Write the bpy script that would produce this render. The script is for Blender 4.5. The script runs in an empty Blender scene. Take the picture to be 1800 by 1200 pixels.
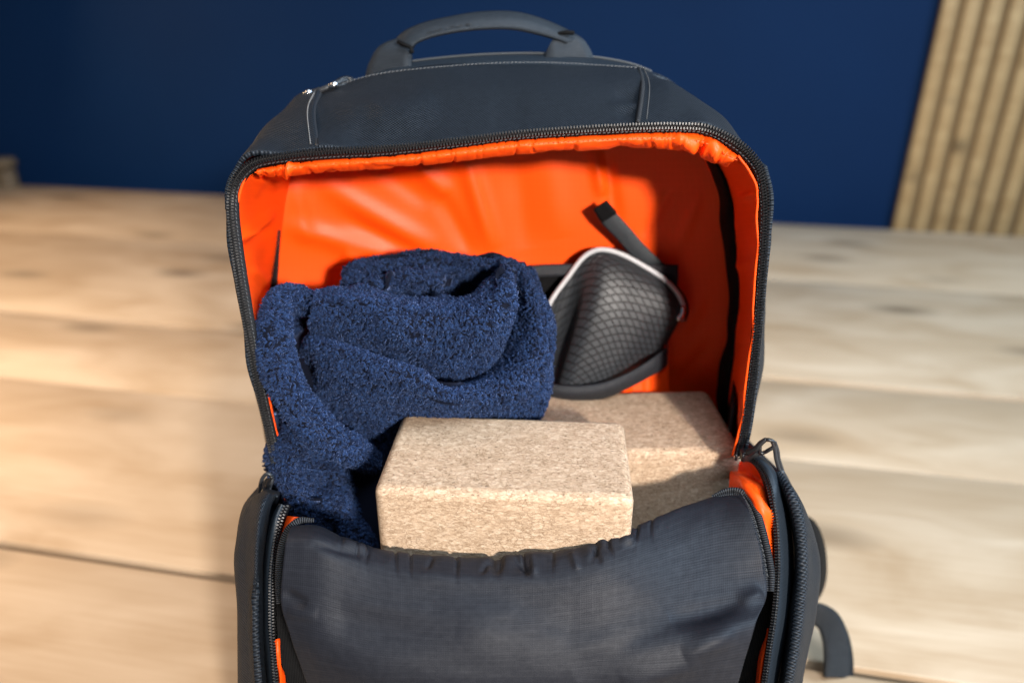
import bpy, math, random
import numpy as np
from mathutils import Vector
random.seed(7); rng = np.random.default_rng(7)
scene = bpy.context.scene
C = scene.collection

# ------------------------------------------------------------------ camera
F = 1300.0; PITCH = math.radians(25); CAM = np.array([0, 0, .5])
CP, SP = math.cos(PITCH), math.sin(PITCH)
cam = bpy.data.cameras.new('camera'); cam.sensor_width = 36; cam.lens = 26
cam.clip_start = .02; cam.clip_end = 60
cam.dof.use_dof = True; cam.dof.focus_distance = .418; cam.dof.aperture_fstop = 3.4
co = bpy.data.objects.new('camera', cam); C.objects.link(co)
co.location = CAM; co.rotation_euler = (math.radians(90) - PITCH, 0, 0)
scene.camera = co
scene.render.resolution_x = 1024; scene.render.resolution_y = 682

# ------------------------------------------------------------------ light
w = bpy.data.worlds.new('World'); scene.world = w; w.use_nodes = True
bg = w.node_tree.nodes['Background']; bg.inputs[0].default_value = (.80, .88, 1, 1); bg.inputs[1].default_value = .13

def area(name, loc, target, size, power, col, spread=180):
    l = bpy.data.lights.new(name, 'AREA'); l.shape = 'DISK'; l.size = size; l.energy = power; l.color = col; l.spread = math.radians(spread)
    o = bpy.data.objects.new(name, l); C.objects.link(o); o.location = loc
    o.rotation_euler = (Vector(target) - Vector(loc)).to_track_quat('-Z', 'Y').to_euler()
    return o
area('window_light', (.66, -1.24, .93), (0, .42, .30), .16, 11, (1, .92, .84), 70)
area('overhead_fill', (.35, -.25, 1.9), (.1, .55, .1), .9, 10.5, (.76, .88, 1), 110)  # added cool fill from above to lift the shade, no real source
area('daylight_right', (1.9, .15, 1.35), (.15, 1.0, .1), 1.0, 58, (.60, .80, 1))
area('room_lamp', (-1.5, 1.75, .62), (-.3, .9, .1), .35, 5.5, (1, .68, .38))
area('ceiling_lamp', (-1.05, .55, 1.25), (-.92, .72, 0), .5, 7.8, (1, .70, .45), 100)
vs = scene.view_settings; vs.view_transform = 'Standard'; vs.look = 'None'; vs.exposure = 0; vs.gamma = 1
scene.cycles.use_denoising = True
scene.cycles.max_bounces = 8

# ------------------------------------------------------------------ helpers: points and curves
def P(px, py, Y):
    """point of the place seen at photo pixel (px,py) at world depth Y"""
    u = (px - 900) / F; v = (600 - py) / F
    d = np.array([u, CP + v * SP, -SP + v * CP])
    return CAM + d * (Y / d[1])
def PP(pts): return np.array([P(*p) for p in pts])

def spline(pts, n):
    pts = np.asarray(pts, float); m = len(pts)
    if m == 2:
        t = np.linspace(0, 1, n)[:, None]; return pts[0] * (1 - t) + pts[1] * t
    ch = np.linalg.norm(np.diff(pts, axis=0), axis=1) ** .5 + 1e-6
    return spline_k(pts, np.concatenate([[0], np.cumsum(ch)]), n)
def spline_k(pts, kn, n):
    """cubic Hermite with finite-difference tangents, knots kn; pts (m, ...)"""
    m = len(pts); T = np.zeros_like(pts)
    d = (pts[1:] - pts[:-1]) / (kn[1:] - kn[:-1]).reshape((-1,) + (1,) * (pts.ndim - 1))
    T[0] = d[0]; T[-1] = d[-1]
    for i in range(1, m - 1):
        a = kn[i] - kn[i - 1]; b = kn[i + 1] - kn[i]
        T[i] = (d[i - 1] * b + d[i] * a) / (a + b)
    x = np.linspace(kn[0], kn[-1], n); k = np.clip(np.searchsorted(kn, x, 'right') - 1, 0, m - 2)
    h = (kn[k + 1] - kn[k]); s = ((x - kn[k]) / h); sh = (-1,) + (1,) * (pts.ndim - 1)
    s_, h_ = s.reshape(sh), h.reshape(sh)
    return ((2 * s_**3 - 3 * s_**2 + 1) * pts[k] + (s_**3 - 2 * s_**2 + s_) * h_ * T[k]
            + (-2 * s_**3 + 3 * s_**2) * pts[k + 1] + (s_**3 - s_**2) * h_ * T[k + 1])
def resample(poly, n):
    poly = np.asarray(poly); s = np.concatenate([[0], np.cumsum(np.linalg.norm(np.diff(poly, axis=0), axis=1))])
    x = np.linspace(0, s[-1], n)
    return np.stack([np.interp(x, s, poly[:, i]) for i in range(3)], 1), s[-1]

def gridsurf(rows, nu, nv, px=True):
    R = np.array([[P(*p) for p in r] for r in rows]) if px else np.asarray(rows, float)
    if R.shape[1] == 2: U = np.stack([spline(r, nu) for r in R])
    else:
        ch = np.mean(np.linalg.norm(np.diff(R, axis=1), axis=2), axis=0) ** .6 + 1e-6
        kn = np.concatenate([[0], np.cumsum(ch)])
        U = np.stack([spline_k(r, kn, nu) for r in R])
    if len(R) == 2:
        t = np.linspace(0, 1, nv)[:, None, None]; return U[0] * (1 - t) + U[1] * t
    ch = np.mean(np.linalg.norm(np.diff(U, axis=0), axis=2), axis=1) ** .6 + 1e-6
    return spline_k(U, np.concatenate([[0], np.cumsum(ch)]), nv)

def gnormals(G):
    du = np.gradient(G, axis=1); dv = np.gradient(G, axis=0)
    n = np.cross(du, dv); n /= np.linalg.norm(n, axis=2, keepdims=True) + 1e-12
    if np.mean(np.sum(n * (CAM - G), axis=2)) < 0: n = -n
    return n

def vnoise(shape, cells, seed):
    """smooth random field, cells=(rows, cols)"""
    r = np.random.default_rng(seed); g = r.normal(size=(cells[0] + 3, cells[1] + 3))
    y = np.linspace(0, cells[0], shape[0]); x = np.linspace(0, cells[1], shape[1])
    iy = np.minimum(y.astype(int), cells[0]); ix = np.minimum(x.astype(int), cells[1])
    fy = (y - iy); fx = (x - ix); fy = fy * fy * (3 - 2 * fy); fx = fx * fx * (3 - 2 * fx)
    a = g[np.ix_(iy, ix)]; b = g[np.ix_(iy, ix + 1)]; c = g[np.ix_(iy + 1, ix)]; d = g[np.ix_(iy + 1, ix + 1)]
    fx = fx[None]; fy = fy[:, None]
    return (a * (1 - fx) + b * fx) * (1 - fy) + (c * (1 - fx) + d * fx) * fy

def proj(G):
    r = G - CAM; zc = r[..., 1] * CP - r[..., 2] * SP; v = (r[..., 1] * SP + r[..., 2] * CP)
    return 900 + F * r[..., 0] / zc, 600 - F * v / zc
def ridges(G, lines):
    """fold heights: lines of (x0,y0,x1,y1,height,width) - fold creases as laid on the cloth"""
    x, y = proj(G); h = np.zeros(x.shape)
    for (x0, y0, x1, y1, a, wd) in lines:
        dx, dy = x1 - x0, y1 - y0; L2 = dx * dx + dy * dy
        t = ((x - x0) * dx + (y - y0) * dy) / L2; tc = np.clip(t, 0, 1)
        d = np.hypot(x - x0 - tc * dx, y - y0 - tc * dy)
        h += a * np.exp(-(d / wd) ** 2) * (1 - .85 * np.abs(2 * tc - 1) ** 3)
    return h

# ------------------------------------------------------------------ helpers: objects
BASE = {}
def tag(o, label=None, cat=None, group=None, kind=None):
    if label: o['label'] = label
    if cat: o['category'] = cat
    if group: o['group'] = group
    if kind: o['kind'] = kind
    return o
def thing(name, loc, label, cat, group=None, rotz=0):
    o = bpy.data.objects.new(name, None); C.objects.link(o); o.location = loc; o.rotation_euler = (0, 0, rotz)
    o.empty_display_size = .05
    BASE[o] = np.array(loc, float); return tag(o, label, cat, group)
def link(name, V, Fc, mat, parent=None, smooth=True, uv=None, kind=None, label=None, local=False):
    me = bpy.data.meshes.new(name); V = np.asarray(V, float)
    if parent is not None:
        b = BASE[parent]
        if not local: V = V - b
    me.from_pydata(V.tolist(), [], [list(map(int, f)) for f in Fc] if not isinstance(Fc, np.ndarray) else Fc.tolist())
    if uv is not None:
        l = me.uv_layers.new(name='UVMap'); idx = np.zeros(len(me.loops), int); me.loops.foreach_get('vertex_index', idx)
        l.data.foreach_set('uv', np.asarray(uv, float)[idx].ravel())
    if smooth: me.shade_smooth()
    me.materials.append(mat); me.update()
    o = bpy.data.objects.new(name, me); C.objects.link(o)
    if parent is not None: o.parent = parent; BASE[o] = BASE[parent]
    if kind: o['kind'] = kind
    if label: o['label'] = label
    return o

def sheet_mesh(G, th, out=None):
    """closed cloth: front grid G, back grid th behind"""
    nv, nu = G.shape[:2]; N = gnormals(G)
    B = G - N * th
    i = np.arange(nv * nu).reshape(nv, nu); j = i + nv * nu
    du = np.gradient(G, axis=1); dv = np.gradient(G, axis=0); n0 = np.cross(du, dv)
    flip = np.mean(np.sum(n0 * N, axis=2)) < 0
    def quads(a, fl):
        q = np.stack([a[:-1, :-1], a[:-1, 1:], a[1:, 1:], a[1:, :-1]], -1).reshape(-1, 4)
        return q[:, ::-1] if fl else q
    def side(a, b, fl):
        q = np.stack([a[:-1], b[:-1], b[1:], a[1:]], -1); return q[:, ::-1] if fl else q
    f = [quads(i, flip), quads(j, not flip), side(i[0], j[0], flip), side(i[-1], j[-1], not flip),
         side(i[:, 0], j[:, 0], not flip), side(i[:, -1], j[:, -1], flip)]
    s = np.concatenate([[0], np.cumsum(np.mean(np.linalg.norm(np.diff(G, axis=1), axis=2), axis=0))])
    t = np.concatenate([[0], np.cumsum(np.mean(np.linalg.norm(np.diff(G, axis=0), axis=2), axis=1))])
    uv = np.stack(np.meshgrid(s, t), -1).reshape(-1, 2)
    return np.concatenate([G.reshape(-1, 3), B.reshape(-1, 3)]), np.concatenate(f), np.concatenate([uv, uv])
def sheet(name, G, mat, parent, th=.0012, disp=None, **k):
    if disp is not None: G = G + gnormals(G) * disp[..., None]
    V, f, uv = sheet_mesh(G, th)
    return link(name, V, f, mat, parent, uv=uv, **k)

def frames(path):
    T = np.gradient(path, axis=0); T /= np.linalg.norm(T, axis=1, keepdims=True) + 1e-12
    u = np.cross(T[0], [0.3, .2, 1]); u /= np.linalg.norm(u); U = [u]
    for i in range(1, len(path)):
        u = U[-1] - T[i] * np.dot(U[-1], T[i]); U.append(u / (np.linalg.norm(u) + 1e-12))
    U = np.array(U); return T, U, np.cross(T, U)
def tube_mesh(path, r, n=8, flat=1.0, roundcap=True):
    path = np.asarray(path, float); m = len(path); r = np.broadcast_to(np.asarray(r, float), (m,)).copy()
    T, U, W = frames(path)
    if roundcap:
        path = np.concatenate([[path[0] - T[0] * r[0] * .5], path, [path[-1] + T[-1] * r[-1] * .5]])
        U = np.concatenate([U[:1], U, U[-1:]]); W = np.concatenate([W[:1], W, W[-1:]])
        r = np.concatenate([[r[0] * .6], r, [r[-1] * .6]]); m += 2
    a = np.linspace(0, 2 * np.pi, n, endpoint=False)
    V = path[:, None] + r[:, None, None] * (np.cos(a)[None, :, None] * U[:, None] + flat * np.sin(a)[None, :, None] * W[:, None])
    i = np.arange(m * n).reshape(m, n); k = np.roll(i, -1, 1)
    f = np.stack([i[:-1], k[:-1], k[1:], i[1:]], -1).reshape(-1, 4).tolist()
    f.append(list(i[0][::-1])); f.append(list(i[-1]))
    s = np.concatenate([[0], np.cumsum(np.linalg.norm(np.diff(path, axis=0), axis=1))])
    uv = np.stack([np.repeat(s[:, None], n, 1), np.broadcast_to(a * r.mean(), (m, n))], -1).reshape(-1, 2)
    return V.reshape(-1, 3), f, uv
def tube(name, path, r, mat, parent, n=8, flat=1.0, **k):
    V, f, uv = tube_mesh(path, r, n, flat); return link(name, V, f, mat, parent, uv=uv, **k)

BOXF = [(0, 3, 2, 1), (4, 5, 6, 7), (0, 1, 5, 4), (1, 2, 6, 5), (2, 3, 7, 6), (3, 0, 4, 7)]
def bits(name, cen, A, Bv, Cn, sz, mat, parent, kind='stuff', taper=.75):
    """many small boxes (zip teeth, stitches) joined; axes A,B,C (m,3), half sizes sz"""
    V = []; f = []
    for q in range(len(cen)):
        b = len(V)
        for (sx, sy, szz, k) in ((-1, -1, -1, 1), (1, -1, -1, 1), (1, 1, -1, 1), (-1, 1, -1, 1), (-1, -1, 1, taper), (1, -1, 1, taper), (1, 1, 1, taper), (-1, 1, 1, taper)):
            V.append(cen[q] + A[q] * sx * sz[0] * k + Bv[q] * sy * sz[1] * k + Cn[q] * szz * sz[2])
        f += [tuple(b + x for x in ff) for ff in BOXF]
    return link(name, V, f, mat, parent, smooth=False, kind=kind)
def along(poly, pitch):
    L = np.sum(np.linalg.norm(np.diff(poly, axis=0), axis=1)); n = max(2, int(L / pitch))
    Q, _ = resample(poly, n); T = np.gradient(Q, axis=0); T /= np.linalg.norm(T, axis=1, keepdims=True)
    vw = CAM - Q; vw /= np.linalg.norm(vw, axis=1, keepdims=True)
    B = np.cross(vw, T); B /= np.linalg.norm(B, axis=1, keepdims=True); N = np.cross(T, B)
    return Q, T, B, N
def teeth(name, poly, parent, pitch=.00165, off=0.0012):
    Q, T, B, N = along(poly, pitch)
    c1 = Q + N * .0006 + B * off; c2 = Q + N * .0006 - B * off + T * pitch * .5
    k = lambda a: np.concatenate([a, a])
    return bits(name, np.concatenate([c1, c2]), k(T), k(B), k(N), (.00045, .00080, .00065), M['zip_plastic'], parent)
def stitches(name, poly, parent, mat, pitch=.0028, ln=.0010, lift=.0007, wd=.00026):
    Q, T, B, N = along(poly, pitch)
    return bits(name, Q + N * lift, T + B * .18, B, N, (ln, wd, .0003), mat, parent)

def boxmesh(x0, x1, y0, y1, z0, z1, bev=0.0, seg=2):
    import bmesh
    bm = bmesh.new(); bmesh.ops.create_cube(bm, size=1)
    for v in bm.verts:
        v.co = Vector(((x0 + x1) / 2 + v.co.x * (x1 - x0), (y0 + y1) / 2 + v.co.y * (y1 - y0), (z0 + z1) / 2 + v.co.z * (z1 - z0)))
    if bev: bmesh.ops.bevel(bm, geom=bm.edges[:], offset=bev, segments=seg, affect='EDGES', profile=.5)
    bm.verts.index_update(); V = [tuple(v.co) for v in bm.verts]; f = [[v.index for v in q.verts] for q in bm.faces]; bm.free()
    return V, f

# ------------------------------------------------------------------ materials
M = {}
def newmat(name, col, rough=.5, spec=.5, sheen=0, metal=0):
    m = bpy.data.materials.new(name); m.use_nodes = True; nt = m.node_tree; b = nt.nodes['Principled BSDF']
    b.inputs['Base Color'].default_value = (*col, 1); b.inputs['Roughness'].default_value = rough
    b.inputs['Specular IOR Level'].default_value = spec; b.inputs['Metallic'].default_value = metal
    if sheen: b.inputs['Sheen Weight'].default_value = sheen; b.inputs['Sheen Roughness'].default_value = .4
    M[name] = m; return m, nt, b
def nd(nt, t, **k):
    n = nt.nodes.new(t)
    for a, v in k.items():
        if a.startswith('i_'): n.inputs[int(a[2:]) if a[2:].isdigit() else a[2:].replace('_', ' ')].default_value = v
        else: setattr(n, a, v)
    return n
def mth(nt, op, a, b=None):
    n = nt.nodes.new('ShaderNodeMath'); n.operation = op
    for i, x in enumerate((a, b)):
        if x is None: continue
        if isinstance(x, (int, float)): n.inputs[i].default_value = x
        else: nt.links.new(x, n.inputs[i])
    return n.outputs[0]
def mixc(nt, fac, a, b):
    n = nt.nodes.new('ShaderNodeMix'); n.data_type = 'RGBA'
    if isinstance(fac, (int, float)): n.inputs[0].default_value = fac
    else: nt.links.new(fac, n.inputs[0])
    for s, x in ((6, a), (7, b)):
        if isinstance(x, tuple): n.inputs[s].default_value = (*x, 1)
        else: nt.links.new(x, n.inputs[s])
    return n.outputs[2]
def bump(nt, b, h, strength, dist):
    n = nt.nodes.new('ShaderNodeBump'); n.inputs['Strength'].default_value = strength; n.inputs['Distance'].default_value = dist
    nt.links.new(h, n.inputs['Height']); nt.links.new(n.outputs[0], b.inputs['Normal'])
def ramp(nt, x, stops):
    n = nt.nodes.new('ShaderNodeValToRGB'); e = n.color_ramp.elements
    while len(e) < len(stops): e.new(.5)
    for q, (p, c) in zip(e, stops): q.position = p; q.color = (*c, 1) if isinstance(c, tuple) else (c, c, c, 1)
    nt.links.new(x, n.inputs[0]); return n.outputs[0]

def fabric(name, col, rough=.55, spec=.4, period=.0013, style='twill', strength=.5, var=.25, sheen=.0, grime=.15, sm=1.7):
    m, nt, b = newmat(name, col, rough, spec, sheen); L = nt.links
    uv = nd(nt, 'ShaderNodeUVMap'); sp = nd(nt, 'ShaderNodeSeparateXYZ'); L.new(uv.outputs[0], sp.inputs[0])
    x, y = sp.outputs[0], sp.outputs[1]; k = 2 * math.pi / period
    if style == 'twill':       # offset rows of small bumps
        a = mth(nt, 'SINE', mth(nt, 'MULTIPLY', mth(nt, 'ADD', x, mth(nt, 'MULTIPLY', y, .55)), k))
        c = mth(nt, 'SINE', mth(nt, 'MULTIPLY', mth(nt, 'SUBTRACT', mth(nt, 'MULTIPLY', x, .55), y), k))
        h = mth(nt, 'MULTIPLY', mth(nt, 'ADD', a, c), .25); h = mth(nt, 'ADD', h, .5)
    elif style == 'ripstop':   # fine plain weave with a wider grid of thicker threads
        a = mth(nt, 'SINE', mth(nt, 'MULTIPLY', x, k)); c = mth(nt, 'SINE', mth(nt, 'MULTIPLY', y, k))
        g1 = mth(nt, 'POWER', mth(nt, 'ABSOLUTE', mth(nt, 'SINE', mth(nt, 'MULTIPLY', x, k / 12))), 30.0)
        g2 = mth(nt, 'POWER', mth(nt, 'ABSOLUTE', mth(nt, 'SINE', mth(nt, 'MULTIPLY', y, k / 12))), 30.0)
        h = mth(nt, 'ADD', mth(nt, 'MULTIPLY', mth(nt, 'ADD', a, c), .22), mth(nt, 'MAXIMUM', g1, g2)); h = mth(nt, 'ADD', mth(nt, 'MULTIPLY', h, .5), .4)
    elif style == 'plain':     # fine weave, thin slubs along the weft, faint ripstop threads
        a = mth(nt, 'SINE', mth(nt, 'MULTIPLY', x, k)); c = mth(nt, 'SINE', mth(nt, 'MULTIPLY', y, k * .8))
        g2 = mth(nt, 'POWER', mth(nt, 'ABSOLUTE', mth(nt, 'SINE', mth(nt, 'MULTIPLY', y, k / 9))), 24.0)
        g1 = mth(nt, 'POWER', mth(nt, 'ABSOLUTE', mth(nt, 'SINE', mth(nt, 'MULTIPLY', x, k / 14))), 40.0)
        mp = nd(nt, 'ShaderNodeMapping'); mp.inputs['Scale'].default_value = (60, 1500, 1); L.new(uv.outputs[0], mp.inputs[0])
        sl = nd(nt, 'ShaderNodeTexNoise', i_2=1.0, i_3=3.0); L.new(mp.outputs[0], sl.inputs[0])
        h = mth(nt, 'ADD', mth(nt, 'MULTIPLY', mth(nt, 'ADD', a, c), .10), mth(nt, 'ADD', mth(nt, 'MULTIPLY', g2, .10), mth(nt, 'MULTIPLY', g1, .05)))
        h = mth(nt, 'ADD', h, mth(nt, 'MULTIPLY', sl.outputs[0], .4))
    else:                      # ribbed webbing
        h = mth(nt, 'ADD', mth(nt, 'MULTIPLY', mth(nt, 'SINE', mth(nt, 'MULTIPLY', x, k)), .5), .5)
    nz = nd(nt, 'ShaderNodeTexNoise', i_2=240.0, i_3=4.0); L.new(uv.outputs[0], nz.inputs[0])
    nb = nd(nt, 'ShaderNodeTexNoise', i_2=28.0, i_3=3.0); L.new(uv.outputs[0], nb.inputs[0])
    dark = tuple(c * (1 - var * 1.6) for c in col); lite = tuple(min(1, c * (1 + var)) for c in col)
    f = mth(nt, 'ADD', mth(nt, 'MULTIPLY', h, .75), mth(nt, 'MULTIPLY', nz.outputs[0], .35))
    cc = mixc(nt, f, dark, lite)
    cc = mixc(nt, mth(nt, 'MULTIPLY', nb.outputs[0], grime), cc, tuple(c * .6 for c in col))
    L.new(cc, b.inputs['Base Color'])
    L.new(mth(nt, 'MULTIPLY', mth(nt, 'ADD', mth(nt, 'MULTIPLY', f, sm), .95 - .5 * sm), spec), b.inputs['Specular IOR Level'])
    hh = mth(nt, 'ADD', h, mth(nt, 'MULTIPLY', nz.outputs[0], .5))
    bump(nt, b, hh, strength, period * .4)
    return m
fabric('shell_fabric', (.0095, .0145, .022), .55, .24, .0017, 'twill', 1.0, .62)
fabric('band_fabric', (.012, .018, .026), .5, .3, .0008, 'rib', .25, .15)
fabric('flap_fabric', (.0130, .0145, .0205), .54, .24, .0009, 'plain', .45, .34, grime=.3, sm=1.3)
fabric('lining', (.94, .078, .002), .48, .30, .0008, 'ripstop', .08, .04, grime=.10, sm=.25)
fabric('webbing', (.006, .008, .011), .6, .4, .0011, 'rib', .9, .5)
fabric('handle_webbing', (.015, .021, .029), .6, .35, .0011, 'rib', .6, .35)
fabric('strap_sheen', (.034, .040, .046), .5, .5, .0011, 'rib', .6, .35)  # grey paints the sheen of the black wrist ribbon into its colour
fabric('binding', (.009, .011, .015), .6, .4, .0012, 'rib', 1.0, .6)
fabric('black_cloth', (.003, .003, .0035), .8, .15, .001, 'rib', .3, .3)
fabric('tape', (.006, .0065, .008), .65, .3, .0009, 'rib', .6, .4)
fabric('elastic', (.016, .018, .023), .6, .35, .0012, 'rib', .5, .3)
newmat('zip_plastic', (.007, .007, .008), .36, .5)
newmat('black_cord', (.02, .022, .026), .45, .5)
newmat('metal', (.6, .6, .62), .25, .5, 0, 1)
newmat('thread', (.12, .125, .13), .6, .4)
newmat('thread_dark', (.05, .055, .06), .6, .4)
newmat('print', (.012, .013, .015), .6, .3)
fabric('case_piping', (.46, .47, .49), .45, .4, .002, 'rib', .1, .04)

def cork():
    m, nt, b = newmat('cork', (.5, .38, .25), .75, .25); L = nt.links
    tc = nd(nt, 'ShaderNodeTexCoord'); mp = nd(nt, 'ShaderNodeMapping'); mp.inputs['Scale'].default_value = (1, 1.6, 2.1)
    L.new(tc.outputs['Object'], mp.inputs[0])
    dn = nd(nt, 'ShaderNodeTexNoise', i_2=300.0, i_3=2.0); L.new(mp.outputs[0], dn.inputs[0])
    ad = nd(nt, 'ShaderNodeVectorMath', operation='MULTIPLY_ADD'); L.new(dn.outputs[1], ad.inputs[0]); ad.inputs[1].default_value = (.003,) * 3; L.new(mp.outputs[0], ad.inputs[2])
    v1 = nd(nt, 'ShaderNodeTexVoronoi', i_2=360.0); L.new(ad.outputs[0], v1.inputs['Vector'])
    v2 = nd(nt, 'ShaderNodeTexVoronoi', i_2=760.0); L.new(ad.outputs[0], v2.inputs['Vector'])
    ve = nd(nt, 'ShaderNodeTexVoronoi', feature='DISTANCE_TO_EDGE', i_2=330.0); L.new(ad.outputs[0], ve.inputs['Vector'])
    s1 = nd(nt, 'ShaderNodeSeparateColor'); L.new(v1.outputs['Color'], s1.inputs[0])
    s2 = nd(nt, 'ShaderNodeSeparateColor'); L.new(v2.outputs['Color'], s2.inputs[0])
    c1 = ramp(nt, s1.outputs[0], [(0, (.23, .155, .095)), (.25, (.32, .225, .145)), (.6, (.42, .30, .20)), (1, (.58, .455, .335))])
    c2 = ramp(nt, s2.outputs[0], [(0, (.11, .07, .04)), (.08, (.22, .148, .09)), (.4, (.40, .285, .19)), (1, (.56, .435, .315))])
    cc = mixc(nt, .45, c1, c2)
    crack = ramp(nt, ve.outputs[0], [(0, 1.0), (.10, 0.0)])
    n3 = nd(nt, 'ShaderNodeTexNoise', i_2=90.0, i_3=4.0); L.new(tc.outputs['Object'], n3.inputs[0])
    msk = ramp(nt, n3.outputs[0], [(.36, .1), (.62, .85)])
    cc = mixc(nt, mth(nt, 'MULTIPLY', crack, msk), cc, (.17, .11, .065))
    v3 = nd(nt, 'ShaderNodeTexVoronoi', i_2=340.0); L.new(ad.outputs[0], v3.inputs['Vector'])
    s3 = nd(nt, 'ShaderNodeSeparateColor'); L.new(v3.outputs['Color'], s3.inputs[0])
    sp = mth(nt, 'MULTIPLY', mth(nt, 'GREATER_THAN', s3.outputs[1], .90), mth(nt, 'LESS_THAN', v3.outputs['Distance'], .26))
    cc = mixc(nt, mth(nt, 'MULTIPLY', sp, .85), cc, (.055, .034, .02))
    n4 = nd(nt, 'ShaderNodeTexNoise', i_2=14.0, i_3=3.0); L.new(tc.outputs['Object'], n4.inputs[0])
    cc = mixc(nt, mth(nt, 'MULTIPLY', n4.outputs[0], .25), cc, (.52, .34, .22))
    L.new(cc, b.inputs['Base Color'])
    h = mth(nt, 'SUBTRACT', mth(nt, 'MULTIPLY', s2.outputs[0], .5), mth(nt, 'ADD', mth(nt, 'MULTIPLY', crack, .6), mth(nt, 'MULTIPLY', sp, 1.2)))
    bump(nt, b, h, .4, .0005)
cork()

def terry(name, c0, c1, island):
    m, nt, b = newmat(name, c0, .85, .15, .25); L = nt.links
    b.inputs['Sheen Tint'].default_value = (.35, .5, 1, 1)
    if island:
        g = nd(nt, 'ShaderNodeNewGeometry'); L.new(mixc(nt, mth(nt, 'POWER', g.outputs['Random Per Island'], 1.5), c0, c1), b.inputs['Base Color'])
terry('towel_base', (.001, .0025, .009), (0, 0, 0), False)  # darker than the loops: shade between them is put into the colour
terry('towel_pile', (.002, .006, .022), (.014, .035, .100), True)

def wood(name, dark, lite, scale=1.0, rough=.5, obj_rand=True):
    m, nt, b = newmat(name, lite, rough, .4); L = nt.links
    tc = nd(nt, 'ShaderNodeTexCoord'); oi = nd(nt, 'ShaderNodeObjectInfo')
    off = nd(nt, 'ShaderNodeVectorMath', operation='ADD'); L.new(tc.outputs['Object'], off.inputs[0])
    cb = nd(nt, 'ShaderNodeCombineXYZ'); r = mth(nt, 'MULTIPLY', oi.outputs['Random'], 37.0)
    L.new(r, cb.inputs[0]); L.new(r, cb.inputs[1]); L.new(cb.outputs[0], off.inputs[1])
    mp = nd(nt, 'ShaderNodeMapping'); mp.inputs['Scale'].default_value = (1.9 * scale, 5.5 * scale, 9 * scale); L.new(off.outputs[0], mp.inputs[0])
    n1 = nd(nt, 'ShaderNodeTexNoise', i_2=2.4, i_3=5.0); n1.inputs['Distortion'].default_value = .8; L.new(mp.outputs[0], n1.inputs[0])
    mp2 = nd(nt, 'ShaderNodeMapping'); mp2.inputs['Scale'].default_value = (3 * scale, 90 * scale, 90 * scale); L.new(off.outputs[0], mp2.inputs[0])
    n2 = nd(nt, 'ShaderNodeTexNoise', i_2=2.0, i_3=6.0); L.new(mp2.outputs[0], n2.inputs[0])
    mp3 = nd(nt, 'ShaderNodeMapping'); mp3.inputs['Scale'].default_value = (3.0 * scale, 7.5 * scale, 5 * scale); L.new(off.outputs[0], mp3.inputs[0])
    v = nd(nt, 'ShaderNodeTexVoronoi', i_2=1.25); v.inputs['Randomness'].default_value = 1; L.new(mp3.outputs[0], v.inputs['Vector'])
    kn = ramp(nt, v.outputs['Distance'], [(.05, 1.0), (.27, 0.0)])
    f = mth(nt, 'ADD', mth(nt, 'MULTIPLY', n1.outputs[0], .85), mth(nt, 'MULTIPLY', n2.outputs[0], .25))
    c = ramp(nt, f, [(.36, dark), (.60, tuple((a * .4 + q * .6) for a, q in zip(dark, lite))), (.78, lite)])
    n5 = nd(nt, 'ShaderNodeTexNoise', i_2=1.1, i_3=1.0); L.new(off.outputs[0], n5.inputs[0])
    kn = mth(nt, 'MULTIPLY', kn, ramp(nt, n5.outputs[0], [(.30, 0.0), (.42, 1.0)]))
    c = mixc(nt, mth(nt, 'MULTIPLY', kn, .85), c, tuple(x * .33 for x in dark))
    tint = mth(nt, 'MULTIPLY', oi.outputs['Random'], .1)
    c = mixc(nt, tint, c, tuple(x * .8 for x in dark)); L.new(c, b.inputs['Base Color'])
    bump(nt, b, n2.outputs[0], .15, .001)
wood('table_wood', (.40, .275, .165), (.60, .47, .335))
wood('slat_wood', (.40, .235, .095), (.55, .355, .165), 1.6)
wood('post_wood', (.10, .07, .04), (.18, .13, .08), 1.6)
newmat('slat_backing', (.27, .175, .085), .8, .2)
def paint(name, col):
    m, nt, b = newmat(name, col, .7, .12); L = nt.links
    tc = nd(nt, 'ShaderNodeTexCoord'); n = nd(nt, 'ShaderNodeTexNoise', i_2=3.0, i_3=5.0); L.new(tc.outputs['Object'], n.inputs[0])
    L.new(mixc(nt, n.outputs[0], tuple(x * .85 for x in col), tuple(x * 1.15 for x in col)), b.inputs['Base Color'])
    n2 = nd(nt, 'ShaderNodeTexNoise', i_2=220.0, i_3=3.0); L.new(tc.outputs['Object'], n2.inputs[0]); bump(nt, b, n2.outputs[0], .1, .002)
paint('navy_paint', (.0019, .0185, .066)); paint('skirting_paint', (.035, .06, .12)); paint('floor_paint', (.18, .15, .12))

# ------------------------------------------------------------------ setting: room
YAW = math.radians(-11)
def room(name, x0, x1, y0, y1, z0, z1, mat, kind=None, bev=0, label=None, cat=None):
    V, f = boxmesh(x0, x1, y0, y1, z0, z1, bev); o = link(name, V, f, mat, None, smooth=False, kind=kind)
    o.rotation_euler = (0, 0, YAW); return o
room('floor', -3.5, 3.5, -2.5, 2.2, -.80, -.75, M['floor_paint'], 'structure')
room('wall', -3.5, 3.5, 1.95, 2.10, -.748, 2.2, M['navy_paint'], 'structure')
room('skirting_board', -3.5, .58, 1.925, 1.948, -.748, -.60, M['skirting_paint'], 'structure')

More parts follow.
